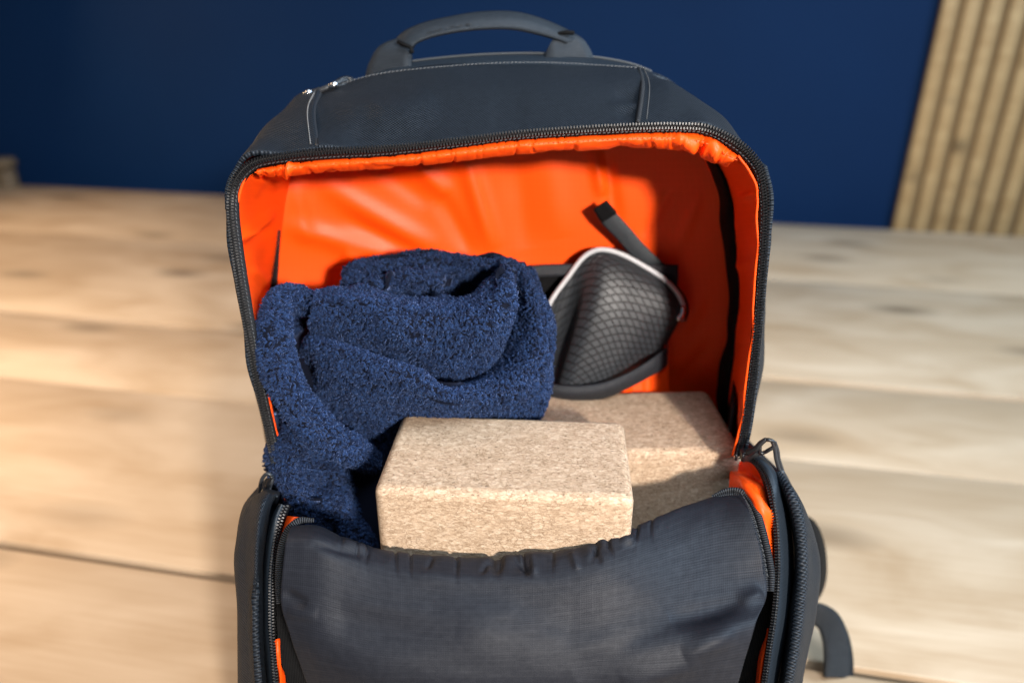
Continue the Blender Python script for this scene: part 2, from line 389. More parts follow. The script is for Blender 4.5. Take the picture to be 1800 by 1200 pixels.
def rot(x, y): return np.array([x * math.cos(YAW) - y * math.sin(YAW), x * math.sin(YAW) + y * math.cos(YAW)])
sx, sy = rot(.589, 1.95)
slat_panel = thing('slat_wall_panel', (sx, sy, -.745), 'light oak panel of vertical slats fixed to the navy wall behind the table', 'wall panel', rotz=YAW)
V, f = boxmesh(0, .92, -.008, -.002, 0, 2.6); link('backing', V, f, M['slat_backing'], slat_panel, False, local=True)
V, f = boxmesh(0, .029, -.017, -.009, 0, 2.6, .003); s0 = link('slat', V, f, M['slat_wood'], slat_panel, True, local=True)
for k in range(1, 20):
    o = s0.copy(); o.location = (k * .0455, 0, 0); C.objects.link(o)
px_, py_ = rot(-1.36, 1.90)
post = thing('wooden_post', (px_ - .50, py_ + .02, -.75), 'blurred brown wooden post standing beyond the far left corner of the table', 'post', rotz=YAW)
V, f = boxmesh(-.03, .03, -.02, .02, 0, .80, .006); link('shaft', V, f, M['post_wood'], post, True, local=True)
V, f = boxmesh(-.036, .036, -.026, .026, .803, .83, .008); link('cap', V, f, M['post_wood'], post, True, local=True)

table = thing('wooden_table', (0, 0, -.75), 'large light oak table of wide planks under the open backpack', 'table', rotz=YAW)
edges = [-.12, .17, .48, .79, 1.0, 1.43, 1.835]
gaps = [.002, .003, .010, .001, .015, .0008, 0]
for k in range(len(edges) - 1):
    V, f = boxmesh(-2.1, 1.75, edges[k] + gaps[k] / 2, edges[k + 1] - gaps[k + 1] / 2, .708, .75, .0012)
    link('plank', V, f, M['table_wood'], table, True, local=True)
for (lx, ly) in ((-1.9, .0), (1.6, .0), (-1.9, 1.72), (1.6, 1.72)):
    V, f = boxmesh(lx - .045, lx + .045, ly - .045, ly + .045, 0, .707, .006); link('leg', V, f, M['table_wood'], table, True, local=True)

# ------------------------------------------------------------------ backpack
bag = thing('backpack', (0, .43, 0), 'open black backpack with orange lining standing on the wooden table', 'backpack')
RIM = [(482, 815, 497, 812, .383), (478, 800, 494, 796, .385), (463, 730, 478, 726, .390), (448, 660, 464, 655, .393), (432, 580, 450, 575, .397),
       (418, 500, 437, 495, .400), (408, 430, 427, 427, .403), (402, 370, 421, 370, .405), (405, 333, 423, 338, .407), (417, 306, 433, 317, .408),
       (443, 284, 453, 298, .408), (500, 271, 505, 287, .408), (560, 264, 562, 282, .408), (680, 258, 682, 275, .408), (800, 246, 801, 261, .408),
       (900, 234, 901, 248, .408), (1000, 226, 1001, 241, .408), (1120, 220, 1120, 235, .408), (1190, 219, 1187, 234, .408), (1240, 222, 1232, 237, .408),
       (1285, 240, 1270, 254, .408), (1315, 261, 1299, 275, .408), (1339, 296, 1323, 303, .408), (1348, 345, 1332, 350, .406), (1347, 420, 1332, 420, .403),
       (1342, 500, 1327, 500, .400), (1335, 590, 1320, 588, .396), (1325, 680, 1310, 678, .392), (1313, 755, 1299, 752, .388), (1302, 802, 1290, 800, .385)]
rim_o = PP([(a, b, y) for a, b, c, d, y in RIM]); rim_i = PP([(c, d, y + .003) for a, b, c, d, y in RIM])
REAR = [(484, 720), (480, 700), (472, 640), (466, 580), (460, 520), (456, 460), (456, 400), (461, 340), (477, 290), (498, 240), (512, 203), (528, 178), (566, 163),
        (655, 134), (780, 119), (880, 113), (970, 113), (1122, 122), (1165, 134), (1190, 150), (1214, 178), (1236, 212), (1268, 270), (1304, 330), (1318, 400),
        (1320, 460), (1318, 540), (1312, 610), (1304, 670), (1296, 710)]
rear = PP([(a, b, .53) for a, b in REAR])
mid = (rim_o + rear) / 2
out = mid - np.array([0, .47, .30]); out[:, 1] = 0
out[:, 2] = np.maximum(out[:, 2], 0); out /= np.linalg.norm(out, axis=1, keepdims=True)
mid = mid + out * .0045
SH = np.stack([rim_o + np.array([0, .001, 0]), mid, rear])
def shell(name, a, b, nu, seed, amp=.0010):
    G = gridsurf(SH[:, a:b + 1], nu, 40, px=False)
    return G, amp * vnoise(G.shape[:2], (3, max(3, (b - a) * 1)), seed)
G, d = shell('', 0, 7, 90, 1); sheet('side_panel', G, M['shell_fabric'], bag, .0025, d)
G, d = shell('', 7, 12, 70, 2); sheet('corner_panel', G, M['shell_fabric'], bag, .0025, d)
GT, d = shell('', 12, 17, 200, 3, .0012)
d = d + ridges(GT, [(620, 255, 660, 190, -.0018, 22), (700, 225, 760, 170, .0014, 26), (1080, 165, 1128, 172, -.0012, 9), (1070, 185, 1128, 186, .0012, 7), (1085, 200, 1130, 196, -.0010, 6), (860, 190, 930, 200, -.0010, 40)])
sheet('top_panel', GT, M['shell_fabric'], bag, .0025, d)
GR, d = shell('', 17, 22, 80, 4); sheet('corner_panel', GR, M['shell_fabric'], bag, .0025, d)
G, d = shell('', 22, 29, 90, 5); sheet('side_panel', G, M['shell_fabric'], bag, .0025, d)
# seams between the panels, with their rows of stitches
def seam(poly, r, side):
    tube('seam_piping', poly, r, M['black_cord'], bag, 6)
    stitches('stitching', poly + side, bag, M['thread'], .0030, .0008, .0010)
cL = GT[:, 0] + np.array([-.0006, 0, .0006]); cR = GT[:, -1] + np.array([.0004, 0, .0006])
seam(cL[1:-1], .0013, np.array([-.0036, -.0006, .0012]))
tube('seam_piping', cR[1:-1], .0016, M['binding'], bag, 6)
stitches('stitching', GR[1:-1, 4] + np.array([0, 0, .0012]), bag, M['thread_dark'], .0022, .0008, .0012)
top_st = gridsurf(SH[:, 12:18], 200, 40, px=False)[37]
stitches('stitching', top_st[18:-2] + np.array([0, -.0012, .0022]), bag, M['thread'], .0026, .0010, .0008)
# rear rim of the top and the back of the bag
brow0 = [(640, 139, .532), (700, 129, .532), (780, 121, .532), (880, 115, .532), (970, 115, .532), (1060, 118, .532), (1122, 124, .532), (1168, 137, .532)]
brow1 = [(652, 131, .545), (705, 115, .545), (785, 105, .545), (880, 99, .545), (970, 99, .545), (1060, 106, .545), (1118, 117, .545), (1160, 133, .545)]
brow2 = [(664, 130, .562), (712, 110, .562), (790, 98, .562), (880, 92, .562), (970, 92, .562), (1055, 100, .562), (1110, 113, .562), (1150, 133, .562)]
GB = gridsurf([brow0, brow1, brow2], 120, 14); sheet('top_band', GB, M['band_fabric'], bag, .003)
tube('seam_piping', GB[8, 4:-4] + np.array([0, 0, .0006]), .0007, M['thread_dark'], bag, 5)
back_pts = PP([(a, b, .548) for a, b in REAR[2:-2]])
low = np.stack([back_pts, back_pts * 1.0]); cen = np.array([0, .565, .20])
ring = [back_pts, back_pts * .5 + cen * .5, np.repeat(cen[None], len(back_pts), 0)]
G = gridsurf(np.stack(ring), 90, 16, px=False); V, f, uv = sheet_mesh(G, .004); link('back_panel', V, f, M['shell_fabric'], bag, uv=uv)
# lower outer body behind the gussets and the base
def wallrow(x0, x1): return None
G = gridsurf([[(-.150, .540, .40), (-.05, .553, .40), (.05, .553, .40), (.150, .540, .40)], [(-.158, .540, .20), (-.05, .556, .20), (.05, .556, .20), (.158, .540, .20)],
              [(-.155, .535, .004), (-.05, .55, .004), (.05, .55, .004), (.155, .535, .004)]], 30, 30, px=False)
V, f, uv = sheet_mesh(G, .004); link('back_panel', V, f, M['shell_fabric'], bag, uv=uv)
V, f = boxmesh(-.150, .150, .262, .532, .003, .022, .006); link('base', V, f, M['black_cloth'], bag)

for sg in (-1, 1):
    o = .004 if sg < 0 else -.004
    G = gridsurf([[(sg * (.152 + o), .432, .250), (sg * (.166 + o), .482, .250), (sg * (.180 + o), .538, .245)], [(sg * (.152 + o), .430, .15), (sg * (.166 + o), .48, .15), (sg * (.178 + o), .540, .15)], [(sg * (.152 + o), .43, .005), (sg * (.164 + o), .475, .005), (sg * (.174 + o), .538, .005)]], 24, 30, px=False)
    V, f, uv = sheet_mesh(G, .002); link('side_panel', V, f, M['shell_fabric'], bag, uv=uv)
# zip round the opening
def zipline(name, a, b, n=400): return spline(np.asarray(a), n)
ro = spline(rim_o, 600); ri = spline(rim_i, 600)
tp = gridsurf(np.stack([rim_o, rim_o * .55 + rim_i * .45 + np.array([0, -.0006, 0]), rim_i]), 420, 6, px=False)
tape = sheet('zipper_tape', tp, M['tape'], bag, .0008)
edge = ro * .80 + ri * .20 + np.array([0, -.0012, .0004])
teeth('zipper_teeth', edge[14:-10], tape)
stitches('stitching', ro * .28 + ri * .72 + np.array([0, -.001, 0]), tape, M['thread_dark'], .0024, .0008, .0004)

# ---- orange lining
BACK = [[(470, 235, .508), (560, 232, .514), (700, 228, .518), (850, 222, .520), (1000, 218, .520), (1150, 216, .517), (1250, 215, .508)],
        [(486, 330, .510), (575, 330, .519), (710, 330, .524), (860, 330, .526), (1000, 330, .525), (1150, 330, .521), (1272, 330, .509)],
        [(480, 430, .512), (570, 430, .521), (710, 435, .527), (860, 435, .529), (1000, 435, .528), (1160, 435, .523), (1290, 435, .510)],
        [(474, 540, .512), (560, 545, .521), (700, 550, .527), (860, 550, .529), (1000, 550, .528), (1170, 550, .523), (1300, 545, .510)],
        [(480, 680, .510), (560, 690, .520), (700, 700, .526), (860, 700, .528), (1000, 700, .527), (1170, 695, .522), (1292, 690, .508)],
        [(500, 860, .505), (580, 870, .515), (710, 880, .522), (860, 880, .524), (1000, 880, .522), (1160, 875, .517), (1275, 860, .505)]]
G = gridsurf(BACK, 260, 200)
d = .0012 * vnoise(G.shape[:2], (5, 7), 11) + ridges(G, [
    (560, 320, 770, 440, .0042, 20), (600, 380, 760, 455, -.0022, 14), (500, 395, 690, 452, .0040, 18), (725, 280, 790, 345, .0034, 15), (812, 262, 868, 440, .0046, 17),
    (770, 340, 830, 450, -.003, 16), (1046, 262, 1060, 345, .0040, 12), (1062, 262, 1085, 400, -.0030, 13), (660, 290, 760, 360, -.0024, 18),
    (960, 262, 985, 420, .0020, 26), (905, 275, 925, 440, -.0022, 22), (1180, 330, 1130, 420, -.0014, 10), (1230, 340, 1195, 430, .0012, 12), (520, 320, 540, 430, .0016, 16), (600, 445, 640, 460, .003, 12),
    (1240, 520, 1190, 590, .0016, 12), (1250, 600, 1190, 680, -.0016, 12)])
sheet('back_lining', G, M['lining'], bag, .0012, d)
LW = [[(433, 310, .4105), (465, 296, .45), (520, 285, .513)], [(424, 342, .409), (458, 342, .452), (506, 335, .514)], [(421, 375, .408), (456, 380, .452), (498, 380, .515)],
      [(427, 429, .406), (454, 440, .452), (488, 440, .515)], [(437, 497, .403), (456, 515, .452), (478, 520, .515)], [(450, 577, .400), (462, 590, .452), (474, 600, .515)],
      [(464, 657, .396), (473, 665, .452), (480, 670, .512)], [(480, 728, .393), (486, 728, .452), (490, 720, .510)], [(497, 812, .388), (500, 800, .452), (502, 790, .507)], [(505, 880, .38), (510, 880, .45), (512, 870, .505)]]
G = gridsurf(LW, 60, 160)
d = .0010 * vnoise(G.shape[:2], (8, 3), 12) + ridges(G, [(422, 425, 480, 372, .0042, 8), (430, 440, 478, 400, -.0030, 8), (440, 310, 490, 330, .002, 9), (440, 470, 470, 500, .0022, 10), (450, 350, 455, 300, .0015, 8)])
sheet('side_lining', G, M['lining'], bag, .0012, d)
RW = [[(1300, 272, .4105), (1272, 264, .45), (1230, 262, .503)], [(1323, 306, .409), (1298, 310, .45), (1256, 318, .503)], [(1331, 352, .408), (1312, 356, .45), (1270, 360, .503)],
      [(1332, 421, .405), (1312, 424, .45), (1276, 430, .503)], [(1327, 501, .402), (1313, 501, .45), (1284, 500, .503)], [(1320, 589, .398), (1308, 590, .45), (1280, 590, .503)],
      [(1310, 679, .394), (1298, 680, .45), (1268, 680, .503)], [(1299, 753, .390), (1290, 756, .45), (1262, 760, .503)], [(1290, 800, .387), (1283, 806, .45), (1258, 810, .503)]]
G = gridsurf(RW, 60, 160)
d = .0008 * vnoise(G.shape[:2], (12, 3), 13) + ridges(G, [(1300, 350, 1330, 340, .0016, 8), (1290, 470, 1325, 460, .0014, 9)])
sheet('side_lining', G, M['lining'], bag, .0012, d)
# gathered hem of the lining under the zip tape
h0 = []; h1 = []; h2 = []; h3 = []
for (x, y, Y, dep) in [(450, 297, .411, 16), (505, 287, .411, 22), (562, 281, .411, 22), (682, 274, .411, 22), (801, 260, .411, 24), (901, 247, .411, 25), (1001, 240, .411, 26), (1120, 234, .411, 26), (1187, 233, .411, 30), (1232, 236, .411, 34), (1268, 252, .411, 32), (1297, 273, .411, 20)]:
    cx = -(x - 870) / 430 * 5 * (1 if x < 1200 else 3.2)
    h0.append((x, y, Y)); h1.append((x + cx * .4, y + dep * .45, Y - .004)); h2.append((x + cx, y + dep * .95, Y + .002)); h3.append((x + cx * 1.2, y + dep * .9, Y + .03))
G = gridsurf([h0, h1, h2, h3], 420, 22)
n1 = np.minimum(np.abs(vnoise((22, 420), (1, 34), 21)) * 2.6, 1); n2 = np.minimum(np.abs(vnoise((22, 420), (2, 70), 22)) * 2.2, 1)
wv = np.linspace(0, 1, 22)[:, None]
d = .0015 * (n1 - 1) * np.clip(wv * 2, .25, 1) + .0006 * (n2 - 1) * np.clip(1.3 - wv * 1.4, 0, 1)
d = d + ridges(G, [(1186, 238, 1238, 272, .0036, 9), (1240, 242, 1226, 276, -.0065, 4.5), (1250, 246, 1262, 285, .0034, 9), (1285, 266, 1258, 282, -.003, 4), (512, 285, 500, 315, .0030, 6), (500, 288, 492, 310, -.003, 3), (452, 300, 470, 312, -.0025, 4)])
sheet('lining_hem', G, M['lining'], bag, .0010, d)
stitches('stitching', G[3] + np.array([0, -.0006, 0]), bag, M['lining'], .0026, .0009, .0006)
# black binding inside, right and left
Bl = [(1226, 255), (1240, 280), (1254, 310), (1262, 350), (1268, 400), (1275, 450), (1281, 500), (1281, 560), (1271, 620), (1262, 690), (1258, 740), (1255, 800)]
Br = [(1238, 255), (1258, 290), (1275, 325), (1286, 365), (1293, 395), (1291, 425), (1301, 465), (1297, 525), (1298, 590), (1288, 640), (1284, 700), (1280, 745), (1276, 800)][:12]
G = gridsurf([[(x, y, .496) for x, y in Bl], [((a + c) / 2, (b + e) / 2, .480) for (a, b), (c, e) in zip(Bl, Br)], [(x, y, .476) for x, y in Br]], 120, 8)
sheet('seam_binding', G, M['black_cloth'], bag, .0015, .0010 * vnoise((8, 120), (1, 14), 31))
G = gridsurf([[(482, 405, .505), (477, 470, .504), (471, 540, .503), (468, 600, .50)], [(490, 405, .502), (487, 470, .501), (482, 540, .50), (478, 600, .498)]], 30, 4)
sheet('seam_binding', G, M['tape'], bag, .0015)

# inner pocket on the back lining
G = gridsurf([[(880, 478, .522), (935, 470, .519), (1060, 466, .517), (1192, 466, .514)], [(880, 560, .522), (935, 560, .520), (1060, 560, .518), (1150, 560, .516)], [(880, 700, .52), (935, 700, .518), (1060, 700, .516), (1100, 700, .514)]], 40, 30)
pocket = sheet('inner_pocket', G, M['black_cloth'], bag, .0015)
G = gridsurf([[(880, 477, .518), (935, 467, .515), (1060, 464, .512), (1192, 465, .510)], [(880, 497, .516), (935, 488, .513), (1060, 484, .510), (1192, 484, .508)]], 60, 5)
sheet('pocket_binding', G, M['elastic'], pocket, .002)
G = gridsurf([[(1166, 480, .511), (1192, 480, .509)], [(1166, 520, .511), (1190, 520, .509)], [(1166, 562, .511), (1174, 562, .510)]], 6, 20)
sheet('pocket_binding', G, M['elastic'], pocket, .002)
G = gridsurf([[(1090, 575, .512), (1130, 560, .511), (1176, 560, .509)], [(1060, 660, .506), (1110, 655, .505), (1176, 640, .505)], [(1050, 720, .500), (1110, 720, .500), (1176, 720, .502)]], 40, 40)
sheet('pocket_front', G, M['lining'], pocket, .0012, .0016 * vnoise((40, 40), (2, 7), 41))
E0 = [(925, 666, .490), (965, 674, .479), (1005, 678, .472), (1060, 672, .471), (1108, 654, .474), (1148, 630, .482), (1173, 611, .503)]
E1 = [(925, 682, .489), (965, 688, .477), (1005, 692, .470), (1062, 685, .469), (1109, 667, .473), (1149, 643, .481), (1173, 626, .502)]
E2 = [(925, 702, .490), (965, 706, .480), (1005, 708, .475), (1064, 700, .474), (1110, 680, .477), (1150, 658, .484), (1172, 644, .503)]
sheet('pocket_elastic', gridsurf([E0, E1, E2], 80, 10), M['elastic'], pocket, .002)
G = gridsurf([[(1066, 698, .492), (1106, 676, .4925), (1140, 658, .497), (1172, 648, .504)], [(1062, 720, .492), (1106, 712, .492), (1140, 708, .494), (1172, 706, .500)], [(1060, 790, .496), (1106, 790, .496), (1140, 790, .497), (1172, 790, .501)]], 60, 30)
sheet('pocket_front', G, M['lining'], pocket, .0012, .0018 * vnoise((30, 60), (1, 9), 42) * np.linspace(1, .2, 30)[:, None])
tube('pocket_seam', PP([(1172, 560, .5085), (1173, 620, .507), (1172, 700, .505), (1170, 760, .503)]), .0006, M['thread_dark'], pocket, 5)

# ---- carry handle
def ribbon(name, e0, e1, n, mat, th, parent=bag, mid=None, m=6):
    rows = [e0, e1] if mid is None else [e0, mid, e1]
    return sheet(name, gridsurf(rows, n, m), mat, parent, th)
HT = [(686, 80, .556), (706, 58, .556), (735, 43, .556), (790, 29, .556), (850, 20, .556), (910, 21, .556), (960, 35, .556), (1000, 53, .556), (1022, 66, .556)]
HB = [(722, 84, .544), (733, 74, .544), (756, 65, .544), (803, 55, .544), (856, 50, .544), (905, 51, .544), (945, 59, .544), (975, 67, .544), (996, 74, .544)]
HM = [((a + d) / 2, (b + e) / 2 - 1, .547) for (a, b, c), (d, e, f_) in zip(HT, HB)]
handle = ribbon('handle', HT, HB, 80, M['handle_webbing'], .0025, mid=HM, m=8)
ribbon('handle_anchor', [(640, 140, .548), (648, 112, .548), (664, 84, .549), (690, 70, .553), (712, 66, .553)], [(722, 124, .540), (722, 108, .540), (722, 94, .541), (724, 82, .546), (728, 76, .548)], 40, M['handle_webbing'], .003, handle)
ribbon('handle_anchor', [(1046, 112, .548), (1040, 92, .548), (1026, 70, .549), (1005, 58, .552), (985, 56, .554)], [(958, 104, .542), (962, 92, .542), (966, 80, .543), (972, 70, .546), (978, 66, .549)], 40, M['handle_webbing'], .003, handle)
tube('handle_fold', PP([(700, 74, .543), (712, 79, .541), (723, 84, .540), (724, 92, .539)]), .0016, M['black_cloth'], handle, 6)
tube('handle_fold', PP([(982, 60, .547), (995, 57, .546), (1008, 58, .546)]), .0015, M['black_cloth'], handle, 6)
# faint worn lettering along the lower half of the handle, too worn to read
hq = gridsurf([[(752, 58, .544), (790, 48.5, .5435), (828, 42.5, .5435)], [(753, 61, .544), (791, 52, .5435), (828, 46, .5435)]], 26, 2)
hc = hq.mean(axis=0) + np.array([0, -.002, .0005]); keep = [i for i in range(26) if i not in (3, 9, 10, 16, 21)]
T = np.gradient(hc, axis=0); T /= np.linalg.norm(T, axis=1, keepdims=True); up = hq[0] - hq[1]; up /= np.linalg.norm(up, axis=1, keepdims=True); N = np.cross(T, up)
tilt = rng.uniform(-.6, .6, 26)[:, None]
bits('worn_lettering', hc[keep], T[keep], (up + T * tilt)[keep], N[keep], (.00028, .0008, .0003), M['print'], handle)

# ---- small zip pull on the top left edge
cord = tube('zipper_pull', spline(PP([(529, 172, .528), (541, 165, .526), (560, 160, .525), (578, 153, .526), (592, 146, .530), (606, 141, .536), (618, 140, .541)]), 40), .0019, M['black_cord'], bag, 8)
for (x, y) in ((541, 164), (586, 150)):
    tube('metal_ring', PP([(x - 4, y + 2, .5225), (x, y, .5215), (x + 4, y - 3, .5225)]), .0021, M['metal'], cord, 8)
tube('pull_loop', spline(PP([(588, 150, .528), (596, 141, .532), (612, 137, .537), (618, 143, .537), (604, 149, .531), (590, 152, .527)]), 30), .0012, M['zip_plastic'], cord, 6)
tube('zipper_cord', spline(PP([(529, 170, .53), (522, 186, .528), (516, 200, .527), (508, 212, .527)]), 20), .0010, M['black_cord'], cord, 6)

# ---- gussets: lower outer sides of the open bag
LO = [[(456, 866, .378), (463, 864, .357), (472, 867, .347), (486, 872, .347)], [(430, 882, .39), (446, 877, .347), (463, 884, .336), (476, 893, .350)],
      [(418, 908, .40), (436, 906, .340), (456, 914, .329), (470, 924, .350)], [(415, 955, .40), (434, 955, .333), (452, 960, .323), (465, 965, .347)],
      [(415, 1010, .395), (434, 1010, .327), (450, 1010, .317), (462, 1010, .340)], [(415, 1100, .385), (434, 1100, .313), (449, 1100, .304), (462, 1100, .327)],
      [(416, 1200, .37), (438, 1200, .301), (455, 1200, .293), (468, 1200, .314)], [(424, 1400, .36), (447, 1400, .285), (463, 1400, .280), (477, 1400, .300)], [(428, 1500, .355), (450, 1480, .288), (466, 1480, .283), (480, 1480, .302)]]
LO = [[(r_[0][0], r_[0][1], r_[1][2] + .012)] + r_[1:] for r_ in LO]
R3 = np.array([[P(*p) for p in r] for r in LO])
bk = R3[:, :1] + np.array([.006, .10, -.02]); bk[..., 2] = np.maximum(bk[..., 2], .006); R3[..., 2] = np.maximum(R3[..., 2], .005)
G = gridsurf(np.concatenate([bk, R3], 1), 70, 160, px=False)
sheet('lower_side_panel', G, M['shell_fabric'], bag, .002, .0009 * vnoise(G.shape[:2], (7, 4), 51))
RO = [[(1364, 834, .372), (1369, 832, .371), (1374, 835, .377), (1377, 840, .387)], [(1380, 868, .362), (1389, 866, .351), (1396, 872, .362), (1400, 880, .39)],
      [(1390, 905, .358), (1401, 903, .343), (1413, 910, .352), (1420, 922, .395)], [(1397, 960, .352), (1408, 958, .335), (1422, 962, .344), (1432, 975, .395)],
      [(1398, 1020, .345), (1408, 1020, .327), (1422, 1020, .336), (1434, 1020, .39)], [(1392, 1080, .336), (1403, 1080, .319), (1418, 1080, .328), (1429, 1080, .385)],
      [(1383, 1140, .327), (1395, 1140, .310), (1409, 1140, .321), (1418, 1140, .375)], [(1372, 1200, .318), (1385, 1200, .302), (1398, 1200, .313), (1406, 1200, .37)],
      [(1350, 1400, .305), (1364, 1400, .288), (1380, 1400, .300), (1390, 1400, .36)], [(1345, 1490, .30), (1360, 1480, .287), (1375, 1480, .300), (1385, 1490, .355)]]
RO = [r_[:3] + [(r_[3][0], r_[3][1], r_[2][2] + .014)] for r_ in RO]
R3 = np.array([[P(*p) for p in r] for r in RO])
bk = R3[:, -1:] + np.array([-.006, .10, -.02]); bk[..., 2] = np.maximum(bk[..., 2], .006); R3[..., 2] = np.maximum(R3[..., 2], .005)
G = gridsurf(np.concatenate([R3, bk], 1), 70, 160, px=False)
sheet('lower_side_panel', G, M['shell_fabric'], bag, .002, .0009 * vnoise(G.shape[:2], (7, 4), 52) + ridges(G, [(1418, 940, 1428, 1010, .0012, 7)]))

def lower_zip(T_, O_, dY, inner):
    """storm band, tape and teeth along a lower side; T_ teeth line, O_ outer edge of the band"""
    mid_ = [((a + d) / 2, (b + e) / 2, (c + f_) / 2 - .004) for (a, b, c), (d, e, f_) in zip(T_, O_)]
    band = sheet('zipper_band', gridsurf([[(a, b, c - .001) for a, b, c in T_], mid_, O_], 160, 10), M['band_fabric'], bag, .0016)
    t0 = [(a, b, c) for a, b, c in T_]; t1 = [(a + inner, b, c + .006) for a, b, c in T_]
    sheet('zipper_tape', gridsurf([t0, t1], 160, 4), M['tape'], band, .0008)
    poly = spline(PP([(a + inner * .22, b, c - .0006) for a, b, c in T_]), 400)
    teeth('zipper_teeth', poly, band, .0017, .0009)
LT = [(500, 888, .343), (493, 905, .339), (485, 935, .334), (479, 970, .330), (475, 1010, .325), (474, 1060, .318), (475, 1110, .311), (479, 1160, .305), (482, 1200, .300), (488, 1300, .290), (494, 1470, .288)]
LB = [(490, 884, .347), (480, 903, .343), (471, 935, .340), (466, 970, .338), (463, 1010, .334), (462, 1060, .328), (462, 1110, .322), (466, 1160, .315), (469, 1200, .311), (475, 1300, .302), (480, 1470, .300)]
lower_zip(LT, LB, 0, 12)
RT = [(1306, 806, .386), (1322, 808, .380), (1338, 820, .372), (1351, 845, .360), (1360, 880, .349), (1366, 920, .342), (1369, 970, .334), (1368, 1030, .326), (1363, 1085, .318), (1356, 1130, .312), (1346, 1200, .303), (1325, 1380, .290), (1320, 1470, .288)]
RB = [(1312, 798, .389), (1334, 798, .384), (1355, 816, .375), (1371, 845, .366), (1383, 885, .359), (1391, 930, .353), (1395, 980, .347), (1394, 1035, .340), (1387, 1095, .331), (1378, 1145, .325), (1367, 1200, .317), (1348, 1380, .303), (1342, 1470, .300)]
lower_zip(RT, RB, 0, -11)

# dark inside of the gussets and the orange lining that shows there
G = gridsurf([[(490, 905, .350), (540, 934, .358), (600, 955, .366)], [(486, 960, .344), (530, 960, .352), (600, 960, .36)], [(480, 1060, .330), (530, 1060, .338), (610, 1060, .34)],
              [(484, 1200, .311), (540, 1200, .318), (620, 1200, .32)], [(494, 1470, .296), (550, 1470, .30), (640, 1470, .30)]], 30, 60)
sheet('gusset', G, M['black_cloth'], bag, .0015)
G = gridsurf([[(1240, 900, .362), (1310, 905, .360), (1362, 905, .352)], [(1240, 980, .352), (1310, 980, .350), (1364, 980, .344)], [(1230, 1080, .338), (1300, 1080, .336), (1358, 1080, .328)],
              [(1220, 1200, .32), (1290, 1200, .32), (1342, 1200, .313)], [(1200, 1470, .30), (1260, 1470, .30), (1318, 1470, .296)]], 30, 60)
sheet('gusset', G, M['black_cloth'], bag, .0015)
G = gridsurf([[(504, 906, .345), (518, 908, .339), (532, 912, .343)], [(497, 925, .342), (506, 925, .335), (518, 925, .340)], [(491, 950, .338), (498, 950, .331), (504, 950, .337)], [(487, 985, .333), (491, 985, .328), (494, 985, .333)]], 16, 40)
sheet('gusset_lining', G, M['lining'], bag, .0012)
G = gridsurf([[(486, 1122, .313), (486.6, 1122, .312), (487.2, 1122, .313)], [(485, 1160, .309), (490, 1160, .305), (495, 1160, .309)], [(488, 1210, .304), (494, 1210, .300), (503, 1210, .305)], [(494, 1380, .296), (505, 1380, .290), (520, 1380, .296)]], 12, 40)
sheet('gusset_lining', G, M['lining'], bag, .0012, .0006 * vnoise((40, 12), (6, 2), 62))
G = gridsurf([[(1351, 1104, .322), (1352, 1104, .320), (1353, 1104, .321)], [(1334, 1150, .317), (1342, 1150, .312), (1349, 1150, .315)], [(1328, 1200, .311), (1335, 1200, .306), (1341, 1200, .310)], [(1310, 1380, .300), (1316, 1380, .294), (1322, 1380, .298)]], 12, 40)
sheet('gusset_lining', G, M['lining'], bag, .0012)
OG = [[(1284, 810, .445), (1302, 810, .420), (1320, 812, .396), (1331, 820, .383)], [(1284, 824, .440), (1306, 828, .410), (1328, 836, .388), (1345, 842, .372)],
      [(1284, 834, .400), (1304, 842, .374), (1330, 858, .360), (1352, 874, .362)], [(1282, 856, .392), (1306, 866, .364), (1338, 888, .346), (1361, 905, .352)],
      [(1282, 900, .390), (1316, 910, .358), (1346, 925, .341), (1364, 935, .347)], [(1288, 960, .382), (1326, 965, .352), (1352, 975, .336), (1366, 980, .340)], [(1300, 1020, .37), (1332, 1025, .345), (1352, 1030, .332), (1364, 1035, .333)]]
G = gridsurf(OG, 90, 120)
d = ridges(G, [(1300, 848, 1352, 888, .0035, 7), (1318, 850, 1360, 900, -.004, 6), (1345, 880, 1363, 930, .0028, 6), (1330, 880, 1350, 960, .0016, 10)]) + .0006 * vnoise((120, 90), (6, 5), 63)
sheet('gusset_lining', G, M['lining'], bag, .0012, d)

# ---- front panel folded forward
FX = [512, 560, 610, 660, 740, 830, 920, 1000, 1080, 1150, 1215, 1270, 1305]
f1 = list(zip(FX, [922, 922, 945, 962, 975, 983, 976, 965, 940, 909, 884, 869, 867], [.325, .326, .322, .319, .317, .316, .317, .318, .324, .338, .354, .362, .360]))
f0 = [(x, y + 40, Y + .020) for x, y, Y in f1]
f05 = [(x, y + 3, Y + .007) for x, y, Y in f1]
f2 = list(zip([504] + FX[1:-1] + [1318], [948, 950, 970, 988, 1002, 1010, 1004, 993, 970, 944, 920, 906, 903], [.313, .311, .309, .307, .305, .304, .305, .306, .311, .323, .337, .345, .343]))
f3 = list(zip([498] + FX[1:-1] + [1337], [1000, 1006, 1020, 1034, 1045, 1050, 1046, 1038, 1022, 1003, 985, 974, 968], [.303, .300, .298, .296, .294, .293, .294, .295, .298, .306, .317, .324, .326]))
f4 = list(zip([496] + FX[1:-1] + [1347], [1062, 1076, 1090, 1100, 1108, 1112, 1110, 1104, 1092, 1080, 1068, 1058, 1046], [.294, .288, .286, .284, .282, .281, .282, .283, .285, .289, .295, .301, .309]))
f5 = list(zip([513, 560, 612, 662, 740, 830, 920, 1000, 1080, 1150, 1210, 1262, 1324], [1120, 1130, 1142, 1150, 1156, 1160, 1158, 1154, 1146, 1136, 1126, 1116, 1102], [.285, .280, .277, .275, .273, .272, .273, .274, .275, .277, .279, .281, .289]))
